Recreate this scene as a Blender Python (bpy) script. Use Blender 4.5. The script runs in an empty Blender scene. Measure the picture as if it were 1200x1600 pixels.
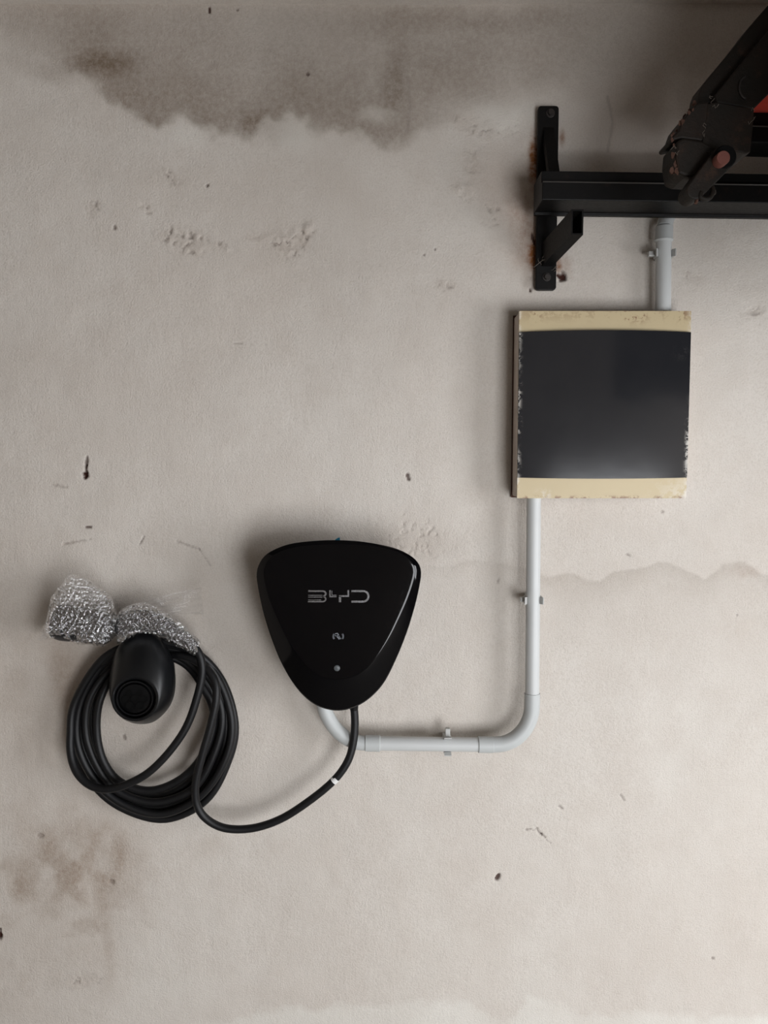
import bpy, bmesh, math, random
import numpy as np
from mathutils import Vector, Matrix

# ------------------------------------------------------------------ camera
D = 1.25            # camera distance from the wall (wall face is the plane y = 0)
H = 1.60            # camera height above the floor
F = 1200.0          # focal length in pixels of the 1200x1600 frame
PITCH = math.radians(4.0)
scene = bpy.context.scene
cam_data = bpy.data.cameras.new("camera")
cam = bpy.data.objects.new("camera", cam_data)
scene.collection.objects.link(cam)
cam.location = (0, -D, H)
cam.rotation_euler = (math.pi / 2 - PITCH, 0, 0)
cam_data.sensor_fit = 'VERTICAL'
cam_data.sensor_height = 36.0
cam_data.lens = 36.0 * F / 1600.0
cam_data.clip_start = 0.02
scene.camera = cam

# ------------------------------------------------------------------ world, light, exposure
world = bpy.data.worlds.new("daylight")
scene.world = world
world.use_nodes = True
bg = world.node_tree.nodes["Background"]
bg.inputs[0].default_value = (0.945, 0.965, 1.0, 1)
bg.inputs[1].default_value = 11.3

# the two openings of the room; daylight comes in through them (portals only steer the sampling)
OX0, OX1, OZ0, OZ1 = .56, 1.62, .15, 1.46          # doorway in the front wall, y = FY
SY0, SY1, SZ0, SZ1 = -2.30, -1.10, .45, 2.10       # open side in the right wall, x = RX
FY, RX = -2.40, 2.40
def portal(name, loc, rot, w, h):
    ld = bpy.data.lights.new(name, 'AREA')
    ld.shape = 'RECTANGLE'; ld.size, ld.size_y = w, h
    ld.cycles.is_portal = True
    lo = bpy.data.objects.new(name, ld)
    scene.collection.objects.link(lo)
    lo.location = loc; lo.rotation_euler = rot
portal('doorway_daylight', ((OX0+OX1)/2, FY-.05, (OZ0+OZ1)/2), (math.radians(90), 0, 0), OX1-OX0, OZ1-OZ0)
portal('side_daylight', (RX+.06, (SY0+SY1)/2, (SZ0+SZ1)/2), (math.radians(90), 0, math.radians(90)), SY1-SY0, SZ1-SZ0)

vs = scene.view_settings
scene.display_settings.display_device = 'sRGB'
vs.view_transform = 'Standard'
vs.look = 'None'
vs.gamma = 1.0
vs.use_curve_mapping = False
vs.exposure = 0.0
scene.cycles.use_denoising = True
scene.cycles.max_bounces = 10
scene.cycles.diffuse_bounces = 5
scene.cycles.transparent_max_bounces = 24

# ------------------------------------------------------------------ helpers
COL = scene.collection
rnd = random.Random(7)

def P(px, py, d=0.0):
    """point of the plane standing d metres in front of the wall"""
    c, s = math.cos(PITCH), math.sin(PITCH)
    a, b = (px - 600.0) / F, (800.0 - py) / F
    dx, dy, dz = a, c + b * s, -s + b * c
    t = (D - d) / dy
    return Vector((dx * t, -D + dy * t, H + dz * t))

def S(px, d=0.0):
    """length of px pixels at depth d"""
    return px * (D - d) / F

def empty(name, loc, label, cat, group=None):
    o = bpy.data.objects.new(name, None)
    o.empty_display_size = 0.03
    COL.objects.link(o)
    o.location = loc
    o["label"] = label
    o["category"] = cat
    if group:
        o["group"] = group
    return o

def root_world(o):
    v = Vector((0, 0, 0))
    while o is not None:
        v = v + Vector(o.location)
        o = o.parent
    return v

def mesh_obj(name, verts, faces, mat, parent=None, smooth=False, label=None, kind=None, sharp=None):
    off = root_world(parent) if parent else Vector((0, 0, 0))
    me = bpy.data.meshes.new(name)
    me.from_pydata([tuple(Vector(v) - off) for v in verts], [], faces)
    bm = bmesh.new(); bm.from_mesh(me)
    bmesh.ops.recalc_face_normals(bm, faces=bm.faces)
    bm.to_mesh(me); bm.free()
    me.materials.append(mat)
    if smooth:
        me.polygons.foreach_set('use_smooth', [True] * len(me.polygons))
        me.update()
        if sharp:
            me.set_sharp_from_angle(angle=math.radians(sharp))
    o = bpy.data.objects.new(name, me)
    COL.objects.link(o)
    o.parent = parent
    if label:
        o["label"] = label
    if kind:
        o["kind"] = kind
    return o

class MB:
    def __init__(self):
        self.v, self.f = [], []
    def add(self, verts, faces):
        n = len(self.v)
        self.v += [Vector(v) for v in verts]
        self.f += [tuple(i + n for i in fc) for fc in faces]
        return self
    def box(self, a, b):
        x0, y0, z0 = a; x1, y1, z1 = b
        return self.add([(x0,y0,z0),(x1,y0,z0),(x1,y1,z0),(x0,y1,z0),(x0,y0,z1),(x1,y0,z1),(x1,y1,z1),(x0,y1,z1)],
                        [(0,1,2,3),(4,5,6,7),(0,1,5,4),(1,2,6,5),(2,3,7,6),(3,0,4,7)])
    def prism(self, poly, dy):
        """polygon (list of points) pushed dy along the wall normal (+y = to the wall)"""
        n = len(poly)
        v = [Vector(p) for p in poly] + [Vector(p) + Vector((0, dy, 0)) for p in poly]
        f = [tuple(range(n)), tuple(range(n, 2*n))] + [(i, (i+1) % n, n+(i+1) % n, n+i) for i in range(n)]
        return self.add(v, f)
    def rings(self, rings, cap0=True, cap1=True, closed=True):
        n = len(rings[0]); v = []; f = []
        for r in rings: v += list(r)
        for k in range(len(rings)-1):
            for i in range(n if closed else n-1):
                j = (i+1) % n
                f.append((k*n+i, k*n+j, (k+1)*n+j, (k+1)*n+i))
        if cap0: f.append(tuple(range(n)))
        if cap1: f.append(tuple((len(rings)-1)*n+i for i in range(n)))
        return self.add(v, f)
    def tube(self, pts, rad, n=14, caps=True):
        pts = [Vector(p) for p in pts]
        rr = rad if isinstance(rad, (list, tuple)) else [rad]*len(pts)
        t0 = (pts[1]-pts[0]).normalized()
        ref = Vector((0,1,0)) if abs(t0.y) < .9 else Vector((1,0,0))
        u = t0.cross(ref).normalized()
        rings = []
        for i, p in enumerate(pts):
            t = (pts[min(i+1, len(pts)-1)] - pts[max(i-1, 0)]).normalized()
            u = (u - t*u.dot(t)).normalized(); w = t.cross(u)
            rings.append([p + (u*math.cos(2*math.pi*k/n) + w*math.sin(2*math.pi*k/n))*rr[i] for k in range(n)])
        return self.rings(rings, caps, caps)
    def build(self, name, mat, parent=None, bevel=0, seg=2, **kw):
        o = mesh_obj(name, self.v, self.f, mat, parent, **kw)
        if bevel:
            bm = bmesh.new(); bm.from_mesh(o.data)
            ed = [e for e in bm.edges if len(e.link_faces) == 2 and e.calc_face_angle(0) > math.radians(25)]
            bmesh.ops.bevel(bm, geom=ed, offset=bevel, segments=seg, profile=0.5, affect='EDGES', clamp_overlap=True)
            bm.to_mesh(o.data); bm.free()
        return o

def catmull(pts, n=8):
    pts = [np.array(p, float) for p in pts]
    out = []
    for i in range(len(pts)-1):
        p0 = pts[max(i-1, 0)]; p1 = pts[i]; p2 = pts[i+1]; p3 = pts[min(i+2, len(pts)-1)]
        for k in range(n):
            t = k/n
            out.append(.5*((2*p1) + (-p0+p2)*t + (2*p0-5*p1+4*p2-p3)*t*t + (-p0+3*p1-3*p2+p3)*t**3))
    out.append(pts[-1])
    return out

def closed_catmull(pts, n):
    """closed smooth outline resampled to n points, by arc length"""
    q = [np.array(p, float) for p in pts]; m = len(q); out = []
    for i in range(m):
        p0, p1, p2, p3 = q[i-1], q[i], q[(i+1) % m], q[(i+2) % m]
        for k in range(12):
            t = k/12
            out.append(.5*((2*p1) + (-p0+p2)*t + (2*p0-5*p1+4*p2-p3)*t*t + (-p0+3*p1-3*p2+p3)*t**3))
    return np.array(out)

def by_angle(outline, c, n):
    """sample an outline at n equal angles about the centre c"""
    rel = outline - np.array(c)
    ang = np.unwrap(np.arctan2(rel[:, 1], rel[:, 0])); r = np.hypot(rel[:, 0], rel[:, 1])
    if ang[-1] < ang[0]:
        ang, r = ang[::-1], r[::-1]
    a = np.concatenate([ang + 2*math.pi*k for k in range(-2, 4)]); rr = np.concatenate([r]*6)
    o = np.argsort(a); a, rr = a[o], rr[o]
    th = np.arange(n)*2*math.pi/n
    R = np.interp(th, a, rr)
    return np.stack([c[0] + R*np.cos(th), c[1] + R*np.sin(th)], 1)

# ------------------------------------------------------------------ materials
class NT:
    def __init__(self, name):
        self.m = bpy.data.materials.new(name); self.m.use_nodes = True
        self.t = self.m.node_tree; self.t.nodes.clear()
        self.out = self.n('ShaderNodeOutputMaterial')
        self.co = self.n('ShaderNodeTexCoord').outputs['Object']
    def n(self, typ, **kw):
        x = self.t.nodes.new(typ)
        for k, v in kw.items(): setattr(x, k, v)
        return x
    def l(self, a, b): self.t.links.new(a, b)
    def noise(self, scale, detail=4, rough=.55, vec=None, stretch=None):
        x = self.n('ShaderNodeTexNoise'); x.inputs['Scale'].default_value = scale
        x.inputs['Detail'].default_value = detail; x.inputs['Roughness'].default_value = rough
        src = vec or self.co
        if stretch:
            mp = self.n('ShaderNodeMapping'); mp.inputs['Scale'].default_value = stretch
            self.l(src, mp.inputs['Vector']); src = mp.outputs[0]
        self.l(src, x.inputs['Vector'])
        return x.outputs['Fac']
    def ramp(self, fac, a, b, ca=(0,0,0,1), cb=(1,1,1,1)):
        r = self.n('ShaderNodeValToRGB'); e = r.color_ramp.elements
        e[0].position, e[1].position = a, b; e[0].color, e[1].color = ca, cb
        self.l(fac, r.inputs[0]); return r.outputs[0]
    def mix(self, fac, a, b, mode='MIX'):
        x = self.n('ShaderNodeMix', data_type='RGBA', blend_type=mode)
        for s, v in ((0, fac), (6, a), (7, b)):
            if hasattr(v, 'is_linked'): self.l(v, x.inputs[s])
            else: x.inputs[s].default_value = v if s == 0 else (tuple(v)+(1,))[:4]
        return x.outputs[2]
    def math(self, op, a, b=0.0):
        x = self.n('ShaderNodeMath', operation=op)
        for i, v in enumerate((a, b)):
            if hasattr(v, 'is_linked'): self.l(v, x.inputs[i])
            else: x.inputs[i].default_value = v
        return x.outputs[0]
    def attr(self, name):
        x = self.n('ShaderNodeAttribute', attribute_name=name); return x.outputs['Fac']
    def bump(self, h, strength, dist, prev=None):
        x = self.n('ShaderNodeBump'); x.inputs['Strength'].default_value = strength
        x.inputs['Distance'].default_value = dist; self.l(h, x.inputs['Height'])
        if prev: self.l(prev, x.inputs['Normal'])
        return x.outputs[0]
    def bsdf(self, color, rough=.5, metal=0, normal=None, **kw):
        b = self.n('ShaderNodeBsdfPrincipled')
        for key, v in (('Base Color', color), ('Roughness', rough), ('Metallic', metal)):
            if hasattr(v, 'is_linked'): self.l(v, b.inputs[key])
            else: b.inputs[key].default_value = (tuple(v)+(1,))[:4] if key == 'Base Color' else v
        if normal: self.l(normal, b.inputs['Normal'])
        for k, v in kw.items(): b.inputs[k].default_value = v
        self.l(b.outputs[0], self.out.inputs[0]); return b

def lin(r, g, b):
    return tuple(((c/255)/12.92 if c/255 <= .04045 else ((c/255+.055)/1.055)**2.4) for c in (r, g, b))

def mat_simple(name, rgb, rough, metal=0, mott=.12, scale=60, bump=.0, **kw):
    t = NT(name)
    c = lin(*rgb)
    n = t.noise(scale, 5)
    col = t.mix(n, tuple(x*(1-mott) for x in c), tuple(min(1, x*(1+mott)) for x in c))
    nn = t.noise(scale*3, 3)
    r = t.math('ADD', t.math('MULTIPLY', t.math('SUBTRACT', nn, .5), .15), rough)
    nrm = t.bump(nn, bump, .002) if bump else None
    t.bsdf(col, r, metal, nrm, **kw)
    return t.m

def mat_wall():
    t = NT('old_plaster')
    broad = t.noise(2.2, 6, .6)
    mid = t.noise(14, 6, .65)
    fine = t.noise(420, 3, .6)
    brush = t.noise(60, 4, .6, stretch=(3.2, 1, .55))
    base = t.mix(t.ramp(broad, .3, .7), lin(204, 196, 187), lin(213, 207, 199))
    base = t.mix(t.math('MULTIPLY', t.ramp(mid, .42, .75), .35), base, lin(192, 181, 170))
    base = t.mix(t.math('MULTIPLY', t.ramp(fine, .45, .75), .34), base, lin(168, 156, 144))
    # stains and painted shade whose strength is laid out on the wall, broken up by fine noise
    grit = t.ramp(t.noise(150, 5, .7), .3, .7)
    damp_and_shade = t.math('MULTIPLY', t.attr('damp_and_shade'), t.math('ADD', t.math('MULTIPLY', grit, .45), .75))
    base = t.mix(t.math('MINIMUM', damp_and_shade, 1.0), base, lin(118, 103, 88))
    dirt_and_shade = t.math('MULTIPLY', t.attr('dirt_and_shade'), t.math('ADD', t.math('MULTIPLY', grit, .5), .7))
    base = t.mix(t.math('MINIMUM', dirt_and_shade, 1.0), base, lin(142, 121, 102))
    pale = t.math('MULTIPLY', t.attr('pale'), t.math('ADD', t.math('MULTIPLY', grit, .2), .8))
    base = t.mix(t.math('MINIMUM', pale, 1.0), base, lin(226, 224, 216))
    rust = t.math('MULTIPLY', t.attr('rust'), t.math('ADD', t.math('MULTIPLY', grit, .6), .6))
    base = t.mix(t.math('MINIMUM', rust, 1.0), base, lin(126, 80, 44))
    base = t.mix(t.attr('pit'), base, lin(60, 32, 24))
    b1 = t.bump(brush, .12, .004)
    b2 = t.bump(fine, .6, .0018, b1)
    b3 = t.bump(mid, .25, .008, b2)
    t.bsdf(base, .88, 0, b3, **{'Specular IOR Level': .25})
    return t.m

def mat_steel():
    """dark brown paint over steel, rust breaking through"""
    t = NT('painted_steel')
    n = t.noise(22, 6, .65); g = t.noise(180, 4, .7)
    col = t.mix(t.ramp(n, .35, .7), lin(10, 10, 10), lin(17, 15, 14))
    col = t.mix(t.math('MULTIPLY', t.ramp(t.noise(45, 6, .7), .60, .72), .55), col, lin(40, 27, 21))
    t.bsdf(col, t.math('ADD', t.math('MULTIPLY', g, .2), .38), 0, t.bump(g, .12, .002), **{'Specular IOR Level': .2})
    return t.m

def mat_arm():
    t = NT('rusty_dark_paint')
    n = t.noise(18, 6, .65); g = t.noise(160, 5, .7)
    col = t.mix(t.ramp(n, .35, .65), lin(22, 19, 14), lin(34, 24, 17))
    col = t.mix(t.math('MULTIPLY', t.ramp(t.noise(38, 6, .75), .56, .70), .6), col, lin(64, 44, 30))
    t.bsdf(col, .62, 0, t.bump(g, .35, .003), **{'Specular IOR Level': .28})
    return t.m

def mat_beige():
    t = NT('beige_enamel')
    n = t.noise(9, 4)
    col = t.mix(n, lin(188, 171, 134), lin(198, 181, 145))
    spots = t.ramp(t.noise(60, 6, .75), .50, .56)
    col = t.mix(t.math('MULTIPLY', spots, t.attr('rust')), col, lin(112, 62, 36))
    col = t.mix(t.math('MULTIPLY', t.ramp(t.noise(90, 5, .7), .45, .55), t.attr('chip')), col, lin(222, 216, 206))
    t.bsdf(col, .42, 0, t.bump(t.noise(120, 3), .06, .002))
    return t.m

def mat_tinted():
    t = NT('smoked_plastic')
    n = t.noise(7, 5)
    col = t.mix(n, lin(28, 29, 33), lin(40, 40, 42))
    chips = t.math('MULTIPLY', t.ramp(t.noise(120, 6, .75), .50, .54), t.attr('chip'))
    col = t.mix(chips, col, lin(205, 200, 192))
    rgh = t.math('ADD', t.math('MULTIPLY', n, .10), .10)
    t.bsdf(col, t.math('MAXIMUM', rgh, t.math('MULTIPLY', chips, .7)), 0, t.bump(t.noise(26, 3), .03, .004))
    return t.m

def mat_film(name, base):
    """thin clear polythene: mostly see-through, glossy, a little milky"""
    t = NT(name)
    tr = t.n('ShaderNodeBsdfTransparent'); tr.inputs[0].default_value = (.95, .95, .95, 1)
    gl = t.n('ShaderNodeBsdfGlossy'); gl.inputs['Roughness'].default_value = .04
    gl.inputs['Color'].default_value = (1, 1, 1, 1)
    df = t.n('ShaderNodeBsdfDiffuse'); df.inputs[0].default_value = (.88, .88, .87, 1)
    tl = t.n('ShaderNodeBsdfTranslucent'); tl.inputs[0].default_value = (.88, .88, .87, 1)
    nb = t.bump(t.noise(300, 3, .65), .45, .0025)
    for x in (gl, df): t.l(nb, x.inputs['Normal'])
    milk = t.n('ShaderNodeMixShader'); milk.inputs[0].default_value = .4
    t.l(df.outputs[0], milk.inputs[1]); t.l(tl.outputs[0], milk.inputs[2])
    lw = t.n('ShaderNodeLayerWeight'); t.l(nb, lw.inputs['Normal'])
    cr = t.ramp(t.noise(170, 4, .75), .52, .66)      # creased film turns milky in streaks
    m1 = t.n('ShaderNodeMixShader'); t.l(t.math('ADD', t.math('MULTIPLY', cr, .06), .006), m1.inputs[0])
    t.l(tr.outputs[0], m1.inputs[1]); t.l(milk.outputs[0], m1.inputs[2])
    m2 = t.n('ShaderNodeMixShader'); t.l(t.math('MINIMUM', t.math('ADD', t.math('MULTIPLY', t.math('POWER', lw.outputs['Facing'], 2.0), .6), base), 1), m2.inputs[0])
    t.l(m1.outputs[0], m2.inputs[1]); t.l(gl.outputs[0], m2.inputs[2])
    t.l(m2.outputs[0], t.out.inputs[0])
    return t.m

def mat_cord():
    t = NT('black_rubber_cord')
    n = t.noise(60, 4)
    col = t.mix(n, lin(13, 13, 14), lin(20, 20, 22))
    t.bsdf(col, .48, 0, t.bump(t.noise(260, 4, .6), .10, .002), **{'Specular IOR Level': .33})
    return t.m

M = dict(
    wall=mat_wall(), steel=mat_steel(), arm=mat_arm(), beige=mat_beige(), tinted=mat_tinted(), film=mat_film('bubble_polythene', .24), thin=mat_film('thin_polythene', .05), cord=mat_cord(),
    room=mat_simple('room_plaster', (160, 151, 142), .9, mott=.1, scale=6),
    ceiling=mat_simple('ceiling_plaster', (100, 94, 88), .9, mott=.1, scale=6),
    floor=mat_simple('cement_floor', (118, 113, 106), .8, mott=.12, scale=8),
    yard=mat_simple('yard_concrete', (190, 186, 178), .85, mott=.1, scale=8),
    gloss=mat_simple('piano_black', (4, 4, 6), .07, mott=.05, **{'Specular IOR Level': .32}),
    shell=mat_simple('black_shell_plastic', (9, 9, 10), .4, mott=.1, **{'Specular IOR Level': .3}),
    satin=mat_simple('satin_black_plastic', (13, 14, 16), .36, mott=.08, bump=.02, **{'Specular IOR Level': .4}),
    socket=mat_simple('matt_black_plastic', (6, 6, 7), .5, mott=.1, **{'Specular IOR Level': .2}),
    hole=mat_simple('deep_black', (3, 3, 3), .7, **{'Specular IOR Level': .15}),
    chrome=mat_simple('brushed_chrome', (176, 178, 182), .26, 1.0, mott=.1, scale=90),
    print=mat_simple('grey_print', (108, 112, 118), .5),
    led=mat_simple('grey_lens', (84, 88, 90), .35),
    blue=mat_simple('blue_plastic', (28, 120, 150), .4),
    pvc=mat_simple('grey_pvc', (196, 198, 197), .42, mott=.04, scale=20),
    pvc2=mat_simple('grey_pvc_fitting', (186, 189, 188), .45, mott=.05, scale=24),
    clip=mat_simple('light_grey_nylon', (180, 180, 177), .45, mott=.05),
    side=mat_simple('grey_box_side', (186, 174, 164), .6, mott=.25, scale=40),
    rustedge=mat_simple('rusted_edge', (74, 48, 36), .85, mott=.4, scale=90, bump=.3),
    pin=mat_simple('red_oxide', (108, 62, 52), .7, mott=.25, scale=120, bump=.2),
    cloth=mat_simple('red_canvas', (190, 58, 42), .85, mott=.1, scale=160, bump=.15),
    blocker_cloth=mat_simple('blocker_canvas', (46, 42, 40), .9, mott=.1, scale=160, bump=.15),
    web=mat_simple('pale_fluff', (104, 96, 88), .9, mott=.2),
    bolt=mat_simple('dull_bolt', (58, 54, 52), .45, .5, mott=.2),
    arris=mat_simple('highlight_steel', (96, 94, 92), .4, .4),
    white=mat_simple('white_tape', (222, 222, 220), .5, mott=.05),
    plug=mat_simple('dark_plug_plastic', (24, 25, 29), .4, mott=.1),
)

# ------------------------------------------------------------------ the wall with its relief
_tab = np.random.RandomState(11).rand(8, 256, 256)
def vn(x, z, cell, seed=0):
    """smooth value noise, 0..1"""
    u, w = x/cell + 37.3*seed, z/cell + 17.9*seed
    i, j = np.floor(u).astype(int), np.floor(w).astype(int)
    fu, fw = u-i, w-j
    fu = fu*fu*(3-2*fu); fw = fw*fw*(3-2*fw)
    T = _tab[seed % 8]
    g = lambda a, b: T[a % 256, b % 256]
    return (g(i, j)*(1-fu)+g(i+1, j)*fu)*(1-fw) + (g(i, j+1)*(1-fu)+g(i+1, j+1)*fu)*fw
def fbm(x, z, cell, oct=5, seed=0, gain=.5):
    s = 0; a = 1; tot = 0
    for k in range(oct):
        s = s + a*vn(x, z, cell/2**k, seed+k); tot += a; a *= gain
    return s/tot
def sm(e0, e1, v):
    t = np.clip((v-e0)/(e1-e0), 0, 1); return t*t*(3-2*t)

ZTOP, ZBOT = P(600, -30).z, P(600, 1640).z
TRIM_Z = P(600, 5).z
def build_wall():
    st = .0019
    xd = np.arange(-.665, .665, st); zd = np.arange(ZBOT, ZTOP, st)
    xs = np.concatenate([[-2.0, -1.4, -.9, -.75], xd, [.75, .9, 1.4, 2.2, 3.4]])
    zs = np.concatenate([[-.0, .2, .45, .62], zd[zd > .64], [zd[-1]+.05, zd[-1]+.15, 2.75]])
    X, Z = np.meshgrid(xs, zs)
    # the place on the wall written in photo pixels, for laying out stains and painted shade
    c, s = math.cos(PITCH), math.sin(PITCH)
    vx, vy, vz = X, D, Z-H
    dep = vy*c - vz*s
    px = 600 + F*vx/dep
    py = 800 - F*(vz*c + vy*s)/dep
    n1 = fbm(X, Z, .11, 5, 0); n2 = fbm(X, Z, .035, 5, 1); n3 = fbm(X, Z, .28, 5, 2); n4 = fbm(X, Z, .012, 3, 3); n5 = fbm(X, Z, .006, 2, 6)
    wx = px + (n1-.5)*46 + (n2-.5)*24; wy = py + (fbm(X, Z, .10, 5, 4)-.5)*46 + (fbm(X, Z, .03, 5, 5)-.5)*24
    def ell(cx, cy, rx, ry, soft=.6, warp=True):
        u, v = (wx, wy) if warp else (px, py)
        r = np.hypot((u-cx)/rx, (v-cy)/ry)
        return 1-sm(1-soft, 1+soft*.35, r)
    damp_and_shade = np.zeros_like(X); dirt_and_shade = damp_and_shade.copy(); pale = damp_and_shade.copy(); rust = damp_and_shade.copy(); pit = damp_and_shade.copy(); dy = damp_and_shade.copy()
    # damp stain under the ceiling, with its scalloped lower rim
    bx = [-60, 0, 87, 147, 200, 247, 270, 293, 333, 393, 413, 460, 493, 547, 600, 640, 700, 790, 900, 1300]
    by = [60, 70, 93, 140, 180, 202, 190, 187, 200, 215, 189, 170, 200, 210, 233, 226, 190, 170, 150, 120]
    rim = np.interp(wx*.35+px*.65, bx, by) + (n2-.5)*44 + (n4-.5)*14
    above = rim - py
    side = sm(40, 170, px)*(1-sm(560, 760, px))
    damp_and_shade += side*sm(-12, 20, above)*(.18 + .46*np.exp(-np.clip(above, 0, None)/42)*(.45+n1*1.0))*(1-.72*sm(60, 190, above))
    damp_and_shade += .34*sm(-30, 60, above)*(.4+n3) + .22*ell(770, 90, 150, 90, .95)*(.5+n1)*(1-.3*sm(100, 200, above))  # the wall's shade towards the top, painted in with the damp
    damp_and_shade += .30*ell(120, 95, 120, 26, .8) + .22*ell(430, 200, 70, 30, .8) + .20*ell(620, 140, 26, 110, .8)
    damp_and_shade += .25*ell(1010, 190, 40, 70, .9)*(n1) + .20*ell(700, 30, 260, 26, .9)
    damp_and_shade -= .4*ell(592, 192, 40, 20, .9)*damp_and_shade
    pale += .15*ell(592, 190, 40, 20, .95) + .30*ell(470, 205, 40, 34, .8) + .22*ell(300, 212, 40, 22, .8)
    pale += .35*ell(800, 180, 60, 30, .9) + .25*ell(770, 345, 60, 30, .9)
    # tide line right of the charger
    tx = [600, 665, 740, 790, 850, 940, 960, 1010, 1030, 1060, 1100, 1130, 1165, 1190, 1260]
    ty = [880, 886, 876, 880, 895, 905, 893, 885, 877, 887, 905, 881, 877, 900, 905]
    tide = py - (np.interp(px, tx, ty) + (n2-.5)*16)
    tm = sm(600, 680, px)*sm(-3, 4, tide)
    tm2 = tm*np.where(px > 820, 1, .55)
    damp_and_shade += tm2*(.20*np.exp(-np.clip(tide, 0, None)/26) + .07*np.exp(-np.clip(tide, 0, None)/120))
    damp_and_shade += .12*ell(620, 855, 150, 40, .9)  # shadow above the charger, painted into the wall colour
    # dirt at the lower left and around the coil, with shadow painted in left of the wrap
    bl = ell(90, 1420, 170, 170, .8, True)
    dirt_and_shade += bl*(.10+.40*sm(.46, .66, n1*.6+n2*.4)) + .30*ell(150, 1330, 90, 60, .9)*n2*1.6 + .22*ell(165, 1460, 14, 110, .9)
    dirt_and_shade += .26*ell(36, 1385, 26, 40, .9)+.24*ell(185, 1350, 22, 46, .9)+.20*ell(75, 1425, 26, 28, .9)
    dirt_and_shade += .30*ell(98, 1050, 34, 70, .9) + .16*ell(320, 1330, 40, 30, .9) + .14*ell(240, 1100, 200, 230, .9)*n1*1.4
    dirt_and_shade += .16*ell(60, 1100, 120, 200, .9)*(n2*1.5)
    dirt_and_shade += .06*sm(.5, .75, n3) + .05*(1-sm(0, 420, px))  # broad brown mottling, and a faint brown tint growing towards the left edge
    # powdery white bloom along the bottom
    wr = py - (np.interp(px, [0, 240, 320, 420, 600, 735, 790, 825, 925, 1000, 1200], [1660, 1640, 1600, 1578, 1566, 1566, 1600, 1553, 1590, 1582, 1588]) + (n2-.5)*26 + (n4-.5)*10)
    pale += .42*sm(-6, 12, wr)*(.5+n1)
    pale += .15*sm(.5, .8, fbm(X, Z, .2, 4, 6))*sm(900, 1300, py)
    # rust run-off beside the steel bracket
    rust += 1.1*ell(836, 250, 12, 50, .9, False)*(.5+n4) + .8*ell(836, 388, 15, 44, .9)*(.5+n2) + .40*ell(826, 360, 34, 90, .95) + .2*ell(800, 300, 60, 110, .95)
    rust += .7*ell(879, 214, 6, 16, .9, False) + .9*ell(872, 415, 7, 14, .9, False) + .3*ell(884, 405, 16, 22, .9)
    rust += .15*ell(1165, 890, 30, 12, .9)
    # gouges, nail holes and chips: recessed for real
    def hole(cx, cy, rx, ry, deep, col=1.0, ang=0.0):
        nonlocal pit, dy
        ca, sa = math.cos(ang), math.sin(ang); rx *= .8; ry *= .8; deep *= .8
        u = ((px-cx)*ca + (py-cy)*sa)/rx; v = (-(px-cx)*sa + (py-cy)*ca)/ry
        r = np.hypot(u, v) + (n5-.5)*1.1 + (n4-.5)*.5
        m = 1-sm(.65, 1.15, r)
        pit = np.maximum(pit, m*col); dy = dy + m*deep
    hole(134, 722, 4, 10, .004, .7, .2); hole(133, 733, 3.6, 14, .005, .95, .08); hole(132, 743, 5.6, 11, .006, 1, .2)
    hole(137, 824, 8, 3, .003, .8); hole(637, 744, 4, 8, .003, .8, -.3); hole(778, 1371, 4, 7, .004, .9, .4)
    hole(327, 15, 3, 7, .003, .95); hole(371, 15, 2.5, 3, .002, .6); hole(481, 115, 4, 5, .003, .7); hole(323, 288, 3, 6, .003, .7, .2)
    hole(178, 354, 3, 5, .003, .6); hole(878, 432, 8.5, 9, .006, 1.0); hole(-1, 1462, 5, 10, .006, 1)
    hole(829, 453, 2.5, 4, .003, .9); hole(663, 398, 2, 2.5, .002, .7); hole(193, 1152, 4, 6, .002, .5); hole(1115, 1499, 3, 3, .002, .5)
    hole(680, 389, 2, 2, .002, .7); hole(611, 1022, 3, 2, .002, .4); hole(1153, 962, 2.5, 2.5, .002, .45); hole(174, 1379, 6, 6, .002, .35)
    hole(62, 1306, 8, 5, .002, .3); hole(1035, 800, 4, 3, .002, .3); hole(983, 868, 6, 2, .002, .35, .4); hole(779, 907, 2, 7, .002, .3, .3)
    hole(220, 846, 1.6, 12, .002, .6, .5); hole(371, 536, 10, 1.5, .002, .3); hole(1180, 490, 9, 5, .002, .25); hole(835, 375, 3, 14, .002, .85, -.3)
    def crack(pts, w=1.7, col=.55, deep=.002):
        nonlocal pit, dy
        for (x0, y0), (x1, y1) in zip(pts[:-1], pts[1:]):
            L2 = (x1-x0)**2+(y1-y0)**2
            t = np.clip(((px-x0)*(x1-x0)+(py-y0)*(y1-y0))/L2, 0, 1)
            d = np.hypot(px-x0-t*(x1-x0), py-y0-t*(y1-y0)) + (n4-.5)*3
            m = 1-sm(w*.5, w*1.3, d)
            pit = np.maximum(pit, m*col); dy = dy + m*deep
    crack([(822, 1297), (829, 1296), (834, 1298), (839, 1295), (842, 1301), (846, 1305), (851, 1308), (855, 1314), (861, 1319)], 1.3, .45); hole(846, 1304, 4, 3, .002, .8, .6)
    crack([(970, 1243), (976, 1252)], 1.6, .4); crack([(874, 1260), (879, 1264)], 1.6, .4)
    crack([(80, 757), (105, 762)], 1.2, .25); crack([(98, 850), (118, 846), (140, 843)], 1.2, .28)
    crack([(275, 846), (310, 858), (328, 884)], 1.2, .25); crack([(950, 150), (958, 190), (950, 235)], 2.4, .2, .0006)
    crack([(637, 120), (640, 165), (636, 205)], 3.0, .12, .0004)
    # crumbling paint patches
    rough = fbm(X, Z, .018, 4, 5); rough2 = vn(X, Z, .006, 6)
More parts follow.
